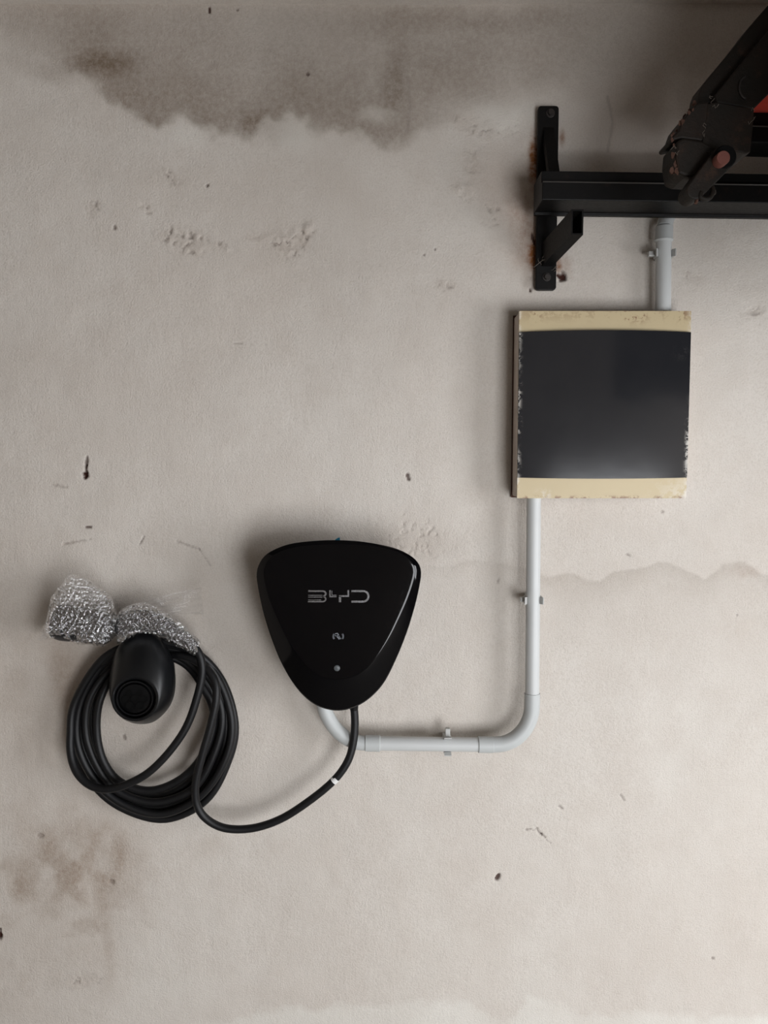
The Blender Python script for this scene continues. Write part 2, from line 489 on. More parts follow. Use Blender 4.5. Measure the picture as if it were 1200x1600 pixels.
    def crumble(cx, cy, rx, ry, amt, col=.5):
        nonlocal pit, dy, dirt_and_shade
        m = ell(cx, cy, rx, ry, .7)
        ridge = np.abs(rough-.5)*2
        dy = dy + m*((rough-.5)*.0055*amt + (rough2-.5)*.0016*amt)
        e = m*(1-sm(.02, .09, ridge))*sm(.35, .7, rough2)
        pit = np.maximum(pit, e*col); dy = dy + e*.002
        dirt_and_shade = dirt_and_shade + m*.12
    crumble(450, 378, 36, 30, 1.0, .55); crumble(478, 362, 14, 22, 1.2, .5); crumble(255, 366, 34, 16, .9, .5); crumble(300, 378, 36, 22, .8, .4)
    crumble(725, 300, 22, 16, 1.4, .5); crumble(745, 262, 18, 40, .9, .2); crumble(275, 272, 18, 12, .8, .45); crumble(345, 384, 20, 10, .7, .4)
    crumble(218, 332, 14, 9, .7, .45); crumble(135, 330, 14, 22, .5, .3); crumble(700, 441, 26, 8, .5, .3); crumble(770, 330, 26, 20, .6, .3)
    crumble(760, 195, 60, 14, .6, .35); crumble(1170, 488, 26, 10, .6, .3); crumble(120, 1540, 34, 20, .5, .3); crumble(640, 840, 90, 40, .22, .1)
    crumble(1075, 430, 20, 12, .4, .2); crumble(405, 372, 20, 8, .4, .3); crumble(820, 440, 16, 18, .6, .4)
    # trowel waves of the whole wall
    dy = dy + (fbm(X, Z, .22, 3, 3)-.5)*.006 + (fbm(X, Z, .05, 3, 2)-.5)*.0018
    inside = (np.abs(X) < .665) & (Z > ZBOT) & (Z < ZTOP)
    dy = np.where(inside, dy, 0)
    Y = dy + .002
    nr, nc = X.shape
    me = bpy.data.meshes.new('wall_back')
    co = np.stack([X, Y, Z], 2).reshape(-1, 3).astype(np.float32)
    idx = np.arange(nr*nc).reshape(nr, nc)
    q = np.stack([idx[:-1, :-1], idx[:-1, 1:], idx[1:, 1:], idx[1:, :-1]], 2).reshape(-1, 4).astype(np.int32)
    me.vertices.add(len(co)); me.vertices.foreach_set('co', co.ravel())
    me.loops.add(q.size); me.loops.foreach_set('vertex_index', q.ravel())
    me.polygons.add(len(q)); me.polygons.foreach_set('loop_start', np.arange(0, q.size, 4, dtype=np.int32))
    me.polygons.foreach_set('use_smooth', np.ones(len(q), bool))
    me.update(calc_edges=True); me.validate()
    for nm, arr in (('damp_and_shade', damp_and_shade), ('dirt_and_shade', dirt_and_shade), ('pale', pale), ('rust', rust), ('pit', pit)):
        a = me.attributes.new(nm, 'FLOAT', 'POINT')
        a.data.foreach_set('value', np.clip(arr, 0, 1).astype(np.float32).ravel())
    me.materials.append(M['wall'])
    o = bpy.data.objects.new('wall_back', me); COL.objects.link(o); o['kind'] = 'structure'
    return o
build_wall()

def struct(name, mb, mat):
    o = mb.build(name, mat); o['kind'] = 'structure'; return o
struct('trim_1', MB().box((-2, -.012, TRIM_Z), (3.4, .03, TRIM_Z+.22)), M['wall'])
struct('floor', MB().box((-2, -2.5, -.1), (3.4, .1, 0)), M['floor'])
struct('ceiling', MB().box((-2, -2.5, 2.70), (3.4, .1, 2.8)), M['ceiling'])
struct('wall_left', MB().box((-1.75, -2.5, 0), (-1.62, .1, 2.7)), M['room'])
fw = MB()
fw.box((-2, FY-.1, 0), (OX0, FY, 2.7)); fw.box((OX1, FY-.1, 0), (RX+.13, FY, 2.7)); fw.box((OX0, FY-.1, OZ1), (OX1, FY, 2.7)); fw.box((OX0, FY-.1, 0), (OX1, FY, OZ0))
struct('wall_front', fw, M['room'])
rw = MB()
rw.box((RX, FY, 0), (RX+.13, SY0, 2.7)); rw.box((RX, SY1, 0), (RX+.13, .1, 2.7)); rw.box((RX, SY0, SZ1), (RX+.13, SY1, 2.7)); rw.box((RX, SY0, 0), (RX+.13, SY1, SZ0))
struct('wall_right', rw, M['ceiling'])

# ------------------------------------------------------------------ car charger
def build_charger():
    c = (529.0, 960.0); N = 160
    outer = [(527,844),(490,845.2),(455,849.5),(430,858),(414,868),(405,881),(401,895),(402.5,914),(411,955),(422.5,992.5),(437.5,1031),(455,1063),
             (475,1088),(498,1104),(526,1110.5),(553,1105.5),(577,1091.5),(599,1068),(617.5,1033),(635,990),(648,948),(655.5,915),(658,894),(653,879),(638,866),(612,855),(567,846.5)]
    outer = by_angle(closed_catmull(outer, 0), c, N)
    front = [(528,851),(490,852),(458,856),(434,864),(420,875),(413,889),(413,904),(421,935),(434,966),(450,998),(468,1026),(486,1046),(505,1057.5),(527,1061),
             (549,1057.5),(570,1046),(588,1026),(606,998),(622,966),(637,932),(646,905),(648,889),(640,875),(624,864),(600,856),(566,852)]
    front = by_angle(closed_catmull(front, 0), c, N)
    root = empty('car_charger', P(529, 1000, 0), 'glossy black rounded-triangle car charger with silver lettering on the wall', 'charger')
    ring = lambda pts, d, k=1.0: [P(c[0]+(x-c[0])*k, c[1]+(y-c[1])*k, d) for x, y in pts]
    # back shell
    mb = MB()
    DF = .104
    # the shoulder is as deep as it is wide, so it slopes about the same all round
    wid = np.hypot(*(outer-front).T)*(D-DF)/F
    wid = np.convolve(np.concatenate([wid[-14:], wid, wid[:14]]), np.ones(29)/29, 'valid')
    drop = np.minimum(.020, .62*wid)
    ringd = lambda pts, ds, k=1.0: [P(c[0]+(x-c[0])*k, c[1]+(y-c[1])*k, float(d_)) for (x, y), d_ in zip(pts, ds)]
    do = DF - drop
    mb.rings([ring(outer, .000, .85), ring(outer, .030, .885), ringd(outer, do-.018, .93), ringd(outer, do-.006, .975), ringd(outer, do-.003, .972)])
    mb.build('back_shell', M['shell'], root, smooth=True, sharp=40)
    # front cover: rises from the silhouette to the face over a rounded shoulder
    R = [ringd(outer, do-.0035, .985), ringd(outer, do-.0025, .998)]
    for t in (0.0, .06, .2, .4, .6, .76, .88, .95, 1.0):
        e = t if t < .7 else t
        hgt = 1-(1-t)**1.35
        R.append(ringd(outer*(1-t)+front*t, do + drop*hgt))
    cen = np.array(c)
    for k in (.97, .9, .75, .55, .35, .15):
        pts = cen + (front-cen)*k
        R.append([P(x, y, DF + .0035*(1-k*k)) for x, y in pts])
    cover = MB().rings(R, True, False)
    n0 = len(cover.v)-N
    cover.v.append(P(c[0], c[1], DF+.0036)); ci = len(cover.v)-1
    cover.f += [(n0+i, n0+(i+1) % N, ci) for i in range(N)]
    cov = cover.build('front_cover', M['gloss'], root, smooth=True)
    # the seam running down the lower left shoulder
    # lettering
    dl = DF + .0036
    def stroke(pts, w, mb, h=.0016):
        """flat ribbon following pts (pixels), w pixels wide, standing h proud"""
        p = [np.array(q, float) for q in pts]; L = []; Rr = []
        for i in range(len(p)):
            a = p[max(i-1, 0)]; b = p[min(i+1, len(p)-1)]
            if 0 < i < len(p)-1:
                t1 = (p[i]-a)/np.linalg.norm(p[i]-a); t2 = (b-p[i])/np.linalg.norm(b-p[i])
                t = t1+t2; t /= np.linalg.norm(t); m = 1/max(.4, float(np.dot(t, t1)))
            else:
                t = (b-a)/np.linalg.norm(b-a); m = 1
            nrm = np.array([-t[1], t[0]])*w/2*m
            L.append(p[i]+nrm); Rr.append(p[i]-nrm)
        for i in range(len(p)-1):
            q = [L[i], L[i+1], Rr[i+1], Rr[i]]
            mb.prism([P(x, y, dl+h-.001) for x, y in q], .003)
        return mb
    def arc(cx, cy, rx, ry, a0, a1, n=8):
        return [(cx+rx*math.cos(math.radians(a0+(a1-a0)*k/n)), cy+ry*math.sin(math.radians(a0+(a1-a0)*k/n))) for k in range(n+1)]
    b = MB()
    stroke([(481.5, 923.6), (503, 923.6)] + arc(504, 927.6, 5, 4, -90, 80), 2.5, b)
    stroke([(481.5, 930.2), (503.5, 930.2)], 1.3, b); stroke([(481.5, 933.0), (503.5, 933.0)], 1.3, b)
    stroke(arc(504, 936, 5, 4, -80, 90) + [(503, 940.0), (481, 940.0)], 2.2, b)
    stroke([(481.5, 937.4), (502, 937.4)], 1.0, b)
    b.build('letter', M['chrome'], cov)
    y = MB()
    stroke([(515.6, 922), (515.6, 932.2), (525.6, 932.2)], 2.0, y); stroke([(518.5, 922.5), (518.5, 929.9), (525.6, 929.9)], 1.0, y)
    stroke([(544.2, 922), (544.2, 931.4), (529.4, 931.4)], 2.6, y); stroke([(531.2, 931.4), (531.2, 941)], 3.6, y)
    y.build('letter', M['chrome'], cov)
    d_ = MB()
    stroke([(549, 923.6), (564, 923.6)] + arc(567.5, 931.8, 8.2, 8.2, -90, 90, 12) + [(564, 940.0), (549, 940.0)], 3.0, d_)
    d_.build('letter', M['chrome'], cov)
    ic = MB()
    stroke(arc(526, 994.5, 6, 6.5, 140, 220, 5), .8, ic); stroke(arc(527.5, 994.5, 6, 5.5, 140, 220, 5), .7, ic)
    stroke(arc(529.5, 994.5, 6, 5.5, -40, 40, 5), .7, ic); stroke(arc(531, 994.5, 6, 6.5, -40, 40, 5), .8, ic)
    stroke([(523.5, 990.5), (527, 989.6), (529, 992), (526, 994), (523.5, 993)], 1.4, ic); stroke([(525.5, 993), (530.5, 998.8)], 2.0, ic); stroke([(529.5, 993.8), (532.5, 998.6)], .9, ic)
    ic.build('card_symbol', M['print'], cov)
    led = MB()
    led.rings([[P(526.5+4.8*math.cos(a)*k, 1044+4.8*math.sin(a)*k, d) for a in [2*math.pi*i/24 for i in range(24)]] for k, d in ((1, DF), (1, DF+.0022), (.8, DF+.003))])
    led.build('status_light', M['led'], cov, smooth=True, sharp=40)
    tab = MB().prism([P(523.5, 848, .045), P(523.5, 843.5, .045), P(528, 840.5, .045), P(531, 840, .045), P(531, 848, .045)], .006)
    tab.build('blue_tab', M['blue'], root, label='small blue tab at the top edge')
    # gland at the bottom where the cord comes out
    g = MB().tube([P(553, 1096, .046), P(553, 1108, .044)], [S(7.5), S(6.5)], 18)
    g.build('cord_gland', M['shell'], root, smooth=True, sharp=40)
build_charger()

# ------------------------------------------------------------------ cord, coil and plug
def build_cable():
    root = empty('charging_cable', P(240, 1279, 0), 'black rubber charging cord coiled on the wall and looping to the charger', 'cable')
    outerw = [(240,1006),(303,1018),(346,1062),(366,1130),(358,1190),(322,1250),(258,1279),(194,1264),(145,1224),(113,1160),(121,1092),(166,1030)]
    innerw = [(240,1026),(284,1040),(314,1074),(332,1116),(318,1174),(286,1216),(236,1235),(188,1222),(163,1190),(151,1140),(157,1088),(190,1042)]
    pts = [(553,1104,.044),(554.5,1130,.044),(552,1160,.046),(543,1190,.048),(522,1219,.049),(485,1250,.048),(440,1279,.046),(395,1294,.046),(352,1294,.048),(322,1279,.051),(307,1255,.054),
           (306,1222,.057),(316,1180,.058),(330,1130,.058),(338,1090,.056),(334,1060,.050),(312,1036,.042),(280,1024,.034)]
    # turns of the coil, counter-clockwise from the top
    fr = [0.0, .22, .42, .62, .82, 1.0]; dep = [.030, .014, .027, .013, .026, .014]
    order = [0, 11, 10, 9, 8, 7, 6, 5, 4, 3, 2, 1]
    for k in range(6):
        for q, i in enumerate(order):
            f = fr[k] + (fr[min(k+1, 5)]-fr[k])*max(0, q-8)/4.0
            d = dep[k] + (dep[min(k+1, 5)]-dep[k])*max(0, q-8)/4.0
            if i in (0, 11, 1): d = .012 + .0045*k
            wob = 3.0*math.sin(i*2.1+k*1.7)
            o, n = outerw[i], innerw[i]
            pts.append((n[0]+(o[0]-n[0])*f + wob*.5, n[1]+(o[1]-n[1])*f + wob*.3, d))
    pts += [(236,1002,.037),(165,1026,.036),(118,1095,.034),(110,1150,.038),(112,1185,.044),(123,1211,.050),(143,1228,.054),(167,1233,.056),(197,1226,.057),(232,1207,.057),(265,1174,.056),
            (292,1134,.054),(308,1089,.052),(316,1050,.050),(312,1024,.049),(303,1010,.048)]
    # nudge the last pass over the top of the coil behind the plug holder
    sp = catmull(pts, 8)
    w = [P(x, y, d) for x, y, d in sp]
    MB().tube(w, S(6.2, .03), 14).build('cord', M['cord'], root, smooth=True, sharp=60)
    # white band round the cord below the charger
    seg = [P(526, 1215.5, .049), P(520.5, 1220.5, .049)]
    MB().tube(seg, S(6.5, .05), 16).build('white_band', M['white'], root, smooth=True, sharp=40, label='narrow white band round the cord')
    # the plug in the wrapping: handle (right) and plug head (left)
    hd = catmull([(306,1012,.048),(288,998,.050),(262,982,.053),(232,970,.055),(204,971,.056),(184,982,.056)], 6)
    MB().tube([P(*q) for q in hd], [S(7+9*math.sin(math.pi*min(1, i/(len(hd)-1)*1.0)*.62)) for i in range(len(hd))], 18).build('plug_handle', M['plug'], root, smooth=True, sharp=50)
    pd = catmull([(178,984,.056),(160,982,.056),(130,976,.056),(108,974,.055),(90,971,.054)], 5)
    rr = np.interp(np.linspace(0, 1, len(pd)), [0, .15, .4, .85, 1], [13, 22, 26, 27.5, 26])
    MB().tube([P(*q) for q in pd], [S(float(r)) for r in rr], 24).build('plug_head', M['plug'], root, smooth=True, sharp=50)
build_cable()

def build_holder():
    root = empty('plug_holder', P(222, 1060, 0), 'satin black egg-shaped plug holder with a round socket, the coil hangs behind it', 'plug holder')
    N = 96
    egg = [(222.7,987),(208,990),(195,998),(181,1017),(173,1045),(170.5,1072),(174,1098),(187,1119),(203,1128.5),(221,1131.5),(241,1127.5),(260,1111),(270.5,1092),(274,1069),(272,1043),(264,1019),(250.5,999),(237,989)]
    c = (222, 1066)
    egg = by_angle(closed_catmull(egg, 0), c, N)
    th = np.arange(N)*2*math.pi/N
    circ = lambda cx, cy, rx, ry: np.stack([cx+rx*np.cos(th), cy+ry*np.sin(th)], 1)
    rim = circ(211, 1091.5, 37.5, 35.5)
    R = []
    base = egg - np.array(c)
    # the egg-shaped foot stands on the wall, the body narrows to the socket rim
    wide = [P(x, y, .050) for x, y in egg]
    cw = P(c[0], c[1], .050)
    for k, d in ((.74, .0), (.80, .016), (.93, .036), (.985, .045)):
        R.append([Vector((cw.x+(p.x-cw.x)*k, -d, cw.z+(p.z-cw.z)*k)) for p in wide])
    R.append(wide)
    for t, d in ((.03,.055),(.09,.061),(.18,.067),(.30,.073),(.45,.0795),(.60,.085),(.75,.0895),(.88,.0928),(.96,.0945),(1.0,.0950)):
        pts = egg*(1-t) + rim*t
        R.append([P(x, y, d) for x, y in pts])
    for k, d in ((.955,.0955),(.90,.0950),(.86,.0930),(.84,.086),(.82,.078)):
        R.append([P(211+(x-211)*k, 1091.5+(y-1091.5)*k, d) for x, y in rim])
    MB().rings(R, True, True).build('housing', M['satin'], root, smooth=True, sharp=50)
    cx, cy = 210.5, 1091.5
    R = []
    for k, d in ((29.5,.0782),(29.5,.0875),(28.8,.0887),(26.8,.0887),(26,.0875),(26,.0782)):
        R.append([P(x, y, d) for x, y in circ(cx, cy, k, k*.95)])
    MB().rings(R, False, False).build('socket_collar', M['satin'], root, smooth=True, sharp=40)
    R = []
    for k, d in ((24.6,.0781),(24.6,.0850),(23.8,.0860)):
        R.append([P(x, y, d) for x, y in circ(cx, cy, k, k*.93)])
    ins = MB().rings(R, True, True).build('socket_insert', M['socket'], root, smooth=True, sharp=40)
    for dx, dy, r in ((-8.5,-8.5,3.4),(7.5,-8.5,3.4),(-14,1,5),(0,0,5),(14,1,5),(-8,11,5),(8,11,5)):
        R = []
        for k, d in ((r+1.2,.0856),(r+1.2,.0871),(r,.0871),(r,.0861),):
            R.append([P(cx+dx+k*math.cos(a), cy+dy+k*math.sin(a), d) for a in [2*math.pi*i/18 for i in range(18)]])
        MB().rings(R, False, True).build('pin_hole', M['hole'], ins, smooth=True, sharp=40)
build_holder()

def build_wrap():
    root = empty('bubble_wrap', P(180, 1005, .05), 'clear bubble wrap tied round the plug above the holder', 'bubble wrap')
    rs = random.Random(5)
    def pouch(spine, top, bot, thick, d0, seed):
        """closed bag: cross-sections along x with top and bottom edges from the outline, bubbles on the skin"""
        n, m = 150, 150
        xs = np.linspace(0, 1, n)
        rings = []
        k = np.linspace(0, 1, len(spine))
        for t in xs:
            sx = np.interp(t, k, [s[0] for s in spine])
            ty = np.interp(t, k, top); by_ = np.interp(t, k, bot); sxt = sx; sxb = np.interp(t, k, [s[1] for s in spine])
            th = np.interp(t, k, thick); dd = np.interp(t, k, d0)
            ring = []
            for j in range(m):
                a = 2*math.pi*j/m
                u = (1-math.cos(a))/2           # 0 at the top edge, 1 at the bottom edge
                x = sxt + (sxb-sxt)*u; y = ty + (by_-ty)*u
                d = dd + th*math.copysign(abs(math.sin(a))**.7, math.sin(a))
                ring.append([x, y, d, a, t])
            rings.append(ring)
        A = np.array(rings)
        x, y, d = A[..., 0], A[..., 1], A[..., 2]
        # hexagonal bubbles about 7 px apart, plus crinkles
        pit_ = 7.2; row = np.floor((y-900)/(pit_*.87)); ux = (x-50)/pit_ + .5*(row % 2)
        fx = ux-np.floor(ux)-.5; fy = (y-900)/(pit_*.87)-row-.5
        bub = np.clip(1-(fx*fx+fy*fy)*5.2, 0, None)**.5
        cr = fbm(x*.001, y*.001, .012, 4, seed) - .5; cr2 = vn(x*.001, y*.001, .004, seed+1) - .5
        amp = np.sin(np.pi*np.clip(A[..., 4], .02, .98))**.3
        sgn = np.sign(np.sin(A[..., 3])); sgn[sgn == 0] = 1
        d = d + sgn*(bub*.0050*amp + cr*.012*amp + cr2*.006)
        x = x + cr2*2; y = y + cr*8*amp + cr2*1.5
        d = np.maximum(d, .004)
        R = [[P(x[i, j], y[i, j], float(d[i, j])) for j in range(m)] for i in range(n)]
        o = MB().rings(R, True, True).build('pouch', M['film'], root, smooth=True)
        bm = bmesh.new(); bm.from_mesh(o.data)
        if bm.calc_volume(signed=True) < 0:      # normals must point out of the bag
            bmesh.ops.reverse_faces(bm, faces=bm.faces); bm.to_mesh(o.data)
        bm.free()
        return o
    pouch([(70,57),(73,62),(79,70),(97,88),(112,104),(128,122),(146,142),(163,160),(176,171),(183,177),(186,182)],
          [985,962,934,908,896,902,911,921,934,956,972], [1000,1001,1000,1000,1003,1006,1008,1008,1004,998,988],
          [.010,.024,.033,.036,.036,.036,.036,.035,.030,.018,.010], [.050,.052,.054,.055,.056,.056,.056,.056,.056,.056,.056], 1)
    pouch([(180,180),(186,183),(196,192),(210,206),(225,222),(240,238),(254,252),(270,264),(286,280),(302,294),(314,305)],
          [972,955,947,942,941,946,954,963,974,988,1002], [988,1006,1003,996,990,990,996,1005,1012,1019,1025],
          [.009,.018,.024,.026,.027,.027,.026,.025,.022,.017,.010], [.056,.056,.057,.058,.059,.059,.058,.056,.054,.051,.049], 3)
    # the gathered neck
    R = []
    for t in np.linspace(0, 1, 9):
        cx = 174+14*t; r = 15-6*math.sin(math.pi*t)
        R.append([P(cx+rs.uniform(-.6, .6), 982+r*math.cos(2*math.pi*j/28)*(1.25+.12*(j % 2)), .056+S(r)*math.sin(2*math.pi*j/28)*(1+.12*(j % 2))) for j in range(28)])
    MB().rings(R, False, False).build('gathered_neck', M['film'], root, smooth=True)
    # loose flap of thin film standing out to the right
    n, m = 44, 24; R = []
    for i in range(n):
        t = i/(n-1); row = []
        for j in range(m):
            u = j/(m-1)
            x = 189 + (314+4*u-189)*t; yt = 952 + (919-952)*t; yb = 958 + (960-958)*t
            yy = yt + (yb-yt)*u
            d = .052 + .012*math.sin(t*5+u*2) + .006*math.sin(t*17+u*5) + .003*math.sin(u*21+t*9)
            row.append(P(x+rs.uniform(-.7, .7), yy+rs.uniform(-.5, .5), d))
        R.append(row)
    R2 = [[p+Vector((0, .0004, 0)) for p in row] for row in R]
    MB().rings(R, False, False, closed=False).build('film_flap', M['thin'], root, smooth=True)
    # creased rolled edge of the flap
    MB().tube([P(189+125*t, 952-33*t-2*math.sin(t*3.1), .056+.010*math.sin(t*5)) for t in np.linspace(0, 1, 20)], S(.8), 6).build('rolled_edge', M['thin'], root, smooth=True)
build_wrap()

# ------------------------------------------------------------------ distribution box
def build_box():
    d = .046
    x0 = (P(811.5, 488, d).x + P(808, 778, d).x)/2; x1 = (P(1079, 486, d).x + P(1073, 778, d).x)/2
    z1 = P(945, 486, d).z; z0 = P(945, 778.5, d).z
    root = empty('distribution_box', ((x0+x1)/2, 0, z0), 'beige metal distribution box with a wide smoked black door', 'electrical box')
    MB().box((x0-.0005, -.040, z0+.002), (x1-.001, .0, z1-.002)).build('body', M['side'], root, bevel=.002)
    rx = MB()
    rx.box((x0-.0022, -.003, z0-.001), (x1+.001, .0005, z1+.001))
    rx.build('back_plate', M['rustedge'], root)
    # frame: slab of enamelled sheet with rust spots along the top and a whitened corner
    n, m = 120, 120
    xs = np.linspace(x0, x1, n); zs = np.linspace(z0, z1, m)
    def slab(name, xs, zs_lo, zs_hi, yb, yf, mat, par, crown=0.0, rows=60):
        """slab over xs whose lower/upper edges are curves; front may bulge by crown"""
        v = []; f = []; nn = len(xs)
        T = np.linspace(0, 1, rows)
        w = xs[-1]-xs[0]
        for k, y in ((0, yf), (1, yb)):
            for t in T:
                for i, x in enumerate(xs):
                    u = (x-xs[0])/w*2-1
                    z = zs_lo[i]+(zs_hi[i]-zs_lo[i])*t
                    yy = y - (crown*(1-u*u) if k == 0 else 0)
                    v.append((x, yy, z))
        N0 = rows*nn
        for r in range(rows-1):
            for i in range(nn-1):
                a = r*nn+i
                f.append((a, a+1, a+nn+1, a+nn)); f.append((N0+a, N0+a+1, N0+a+nn+1, N0+a+nn))
        for i in range(nn-1):
            f.append((i, i+1, N0+i+1, N0+i)); a = (rows-1)*nn+i; f.append((a, a+1, N0+a+1, N0+a))
        for r in range(rows-1):
            a = r*nn; f.append((a, a+nn, N0+a+nn, N0+a)); a = r*nn+nn-1; f.append((a, a+nn, N0+a+nn, N0+a))
        return mesh_obj(name, v, f, mat, par)
    def setattr_(o, name, fn):
        off = root_world(o)
        a = o.data.attributes.new(name, 'FLOAT', 'POINT')
        a.data.foreach_set('value', [min(1, max(0, fn(*(v.co+off)))) for v in o.data.vertices])
    W = x1-x0; Hh = z1-z0
    zlo = np.full(n, z0); zhi = np.full(n, z1)
    fr = slab('frame', xs, zlo, zhi, -.038, -.0465, M['beige'], root)
    g = lambda v, c, w: math.exp(-((v-c)/w)**2)
    setattr_(fr, 'rust', lambda x, y, z: 1.5*g(z, z1-.004, .010)*(g(x, x0+.628*W, .010)+.8*g(x, x0+.70*W, .008)+.5*g(x, x0+.10*W, .006)+.35*g(x, x0+.94*W, .01)+.18) + 1.0*g(z, z0, .003)*.9)
    setattr_(fr, 'chip', lambda x, y, z: .5*g(x, x1, .040)*g(z, z0+.004, .022) + .6*g(x, x0+.16*W, .012)*g(z, z0+.004, .008) + .4*g(x, x1, .004)+.8*g(x, x0, .0025))
    # door: smoked plastic, crowned, its top and bottom edges slightly bowed
    dd = .0515
    zt = P(945, 519, dd).z; zb = P(945, 746.3, dd).z
    u = (xs-x0)/W*2-1
    bow = .0022*(1-u*u)
    dx = np.linspace(x0-.0008, x1-.0016, n)
    door = slab('door', dx, np.full(n, zb)-bow*.7, np.full(n, zt)+bow, -.0462, -.0518, M['tinted'], root, crown=.0045)
    setattr_(door, 'chip', lambda x, y, z: 1.0*g(x, x0, .0030)*(.45+.45*math.sin(z*90)*math.sin(z*37+1)) + 1.0*g(x, x1-.002, .0035)*g(z, zb+.040, .045) + .03*g(x, x0+.94*W, .01)*g(z, zt-.03, .01))
    for p in door.data.polygons: p.use_smooth = True
    door.data.set_sharp_from_angle(angle=math.radians(40))
build_box()

# ------------------------------------------------------------------ conduits and clips
CU = .021           # the short upper conduit sits closer
CD = .033           # depth of the conduit axis in front of the wall
def conduit_lower():
    root = empty('electrical_conduit', P(640, 1163, 0), 'grey plastic conduit from the distribution box down and across to the charger', 'conduit')
    r = S(11.2, CD)
    MB().tube([P(834, 770, CD), P(831.5, 1090, CD)], r, 28).build('pipe', M['pvc'], root, smooth=True, sharp=50)
    MB().tube([P(592, 1161.5, CD), P(750, 1163.5, CD)], r, 28).build('pipe', M['pvc'], root, smooth=True, sharp=50)
    r2 = S(12.4, CD)
    pts = catmull([(831.5,1083,CD),(831.3,1098,CD),(829.5,1117,CD),(821,1137,CD),(806,1153,CD),(788,1161.5,CD),(768,1163.5,CD)], 7)
    MB().tube([P(*q) for q in pts], r2, 28).build('elbow', M['pvc2'], root, smooth=True, sharp=50)
    pts = catmull([(575,1161.3,CD),(556,1159.5,CD),(537,1150,CD),(520,1133,CD),(508,1110,CD),(504,1085,CD)], 7)
    MB().tube([P(*q) for q in pts], S(11.6, CD), 28).build('elbow', M['pvc2'], root, smooth=True, sharp=50)
    for a, b in (((747,1163.4),(770.5,1163.7)), ((570.5,1161.2),(594,1161.6))):
        p0, p1 = P(*a, CD), P(*b, CD)
        MB().tube([p0, p0.lerp(p1, .03), p0.lerp(p1, .97), p1], [S(12.2, CD), S(12.9, CD), S(12.9, CD), S(12.2, CD)], 28).build('coupling', M['pvc2'], root, smooth=True, sharp=40)
conduit_lower()

def conduit_upper():
    root = empty('electrical_conduit', P(1036, 480, 0), 'short grey plastic conduit rising from the distribution box behind the steel rail', 'conduit')
    CD = CU
    r = S(11.6, CD)
    MB().tube([P(1036, 494, CD), P(1037, 368, CD)], r, 28).build('pipe', M['pvc'], root, smooth=True, sharp=50)
    pa, pb = P(1037, 378, CD), P(1038, 354, CD)
    MB().tube([pa, pa.lerp(pb, .10), pa.lerp(pb, .2), pa.lerp(pb, .92), pb], [S(12.2), S(14), S(12.9), S(12.9), S(12.2)], 28).build('coupling', M['pvc2'], root, smooth=True, sharp=40)
    pts = catmull([(1038,356,.021),(1040.5,345,.016),(1045,335,.008),(1050,328,-.003),(1056,320,-.014)], 6)
    MB().tube([P(*q) for q in pts], S(11.8, CD), 28).build('elbow', M['pvc2'], root, smooth=True, sharp=50)
conduit_upper()

def pipe_clip(cx, cy, vertical, label, rpx, tab, CD=CD):
    c = P(cx, cy, CD)
    root = empty('pipe_clip', Vector((c.x, 0, c.z)), label, 'pipe clip', 'conduit clips')
    ax = Vector((0, 0, 1)) if vertical else Vector((1, 0, 0))
    su = Vector((1, 0, 0)) if vertical else Vector((0, 0, 1))
    out = Vector((0, -1, 0))
    hw = S(5.5); ri = S(rpx)+.0003; ro = ri+.0024
    # C-shaped jaw, open towards the room
    n = 26; prof = []
    a0, a1 = math.radians(58), math.radians(302)
    for i in range(n+1):
        a = a0+(a1-a0)*i/n; prof.append((ro*math.sin(a), ro*math.cos(a)))
    # flared lips
    lipL = (-(ro+.0035)*math.sin(a0), (ro+.001)*math.cos(a0)+.004); lipR = ((ro+.0035)*math.sin(a0), lipL[1])
    prof = [lipR] + prof + [lipL]
    inn = [((ro+.0018)*math.sin(a0), lipR[1])]
    for i in range(n+1):
        a = a0+(a1-a0)*i/n; inn.append((ri*math.sin(a), ri*math.cos(a)))
    inn.append((-(ro+.0018)*math.sin(a0), lipL[1]))
    mb = MB()
    for sgn in (0,):
        v = []
        for z in (-hw, hw):
            for q in (prof, inn):
                v += [c + su*p[0] + out*p[1] + ax*z for p in q]
        L = len(prof)
        f = []
        for i in range(L-1):
            f += [(i, i+1, L+i+1, L+i), (2*L+i, 2*L+i+1, 3*L+i+1, 3*L+i), (i, i+1, 2*L+i+1, 2*L+i), (L+i, L+i+1, 3*L+i+1, 3*L+i)]
        for i in (0, L-1):
            f.append((i, L+i, 3*L+i, 2*L+i))
        mb.add(v, f)
    mb.build('jaw', M['clip'], root)
    # foot standing on the wall
    b = MB()
    def obox(u0, u1, o0, o1, z0, z1):
        v = [c + su*u + out*o + ax*z for z in (z0, z1) for o in (o0, o1) for u in (u0, u1)]
        b.add(v, [(0,1,3,2),(4,5,7,6),(0,1,5,4),(1,3,7,5),(3,2,6,7),(2,0,4,6)])
    obox(-.008, .008, -CD, -ri-.0004, -hw, hw)
    b.build('foot', M['clip'], root, bevel=.0008)
    b = MB()
    s = -1 if vertical else 1
    obox(min(s*(ro-.0008), s*(ro+tab)), max(s*(ro-.0008), s*(ro+tab)), -.006, .002, -hw*.6, hw*.75)
    b.build('latch', M['clip'], root, bevel=.0008)
pipe_clip(832.6, 937, True, 'pale clip gripping the long vertical conduit beside the charger', 11.2, .006)
pipe_clip(1036.7, 397, True, 'pale clip gripping the short conduit above the distribution box', 11.6, .009, CU)
pipe_clip(699, 1163, False, 'pale clip gripping the horizontal conduit run', 11.2, .012)

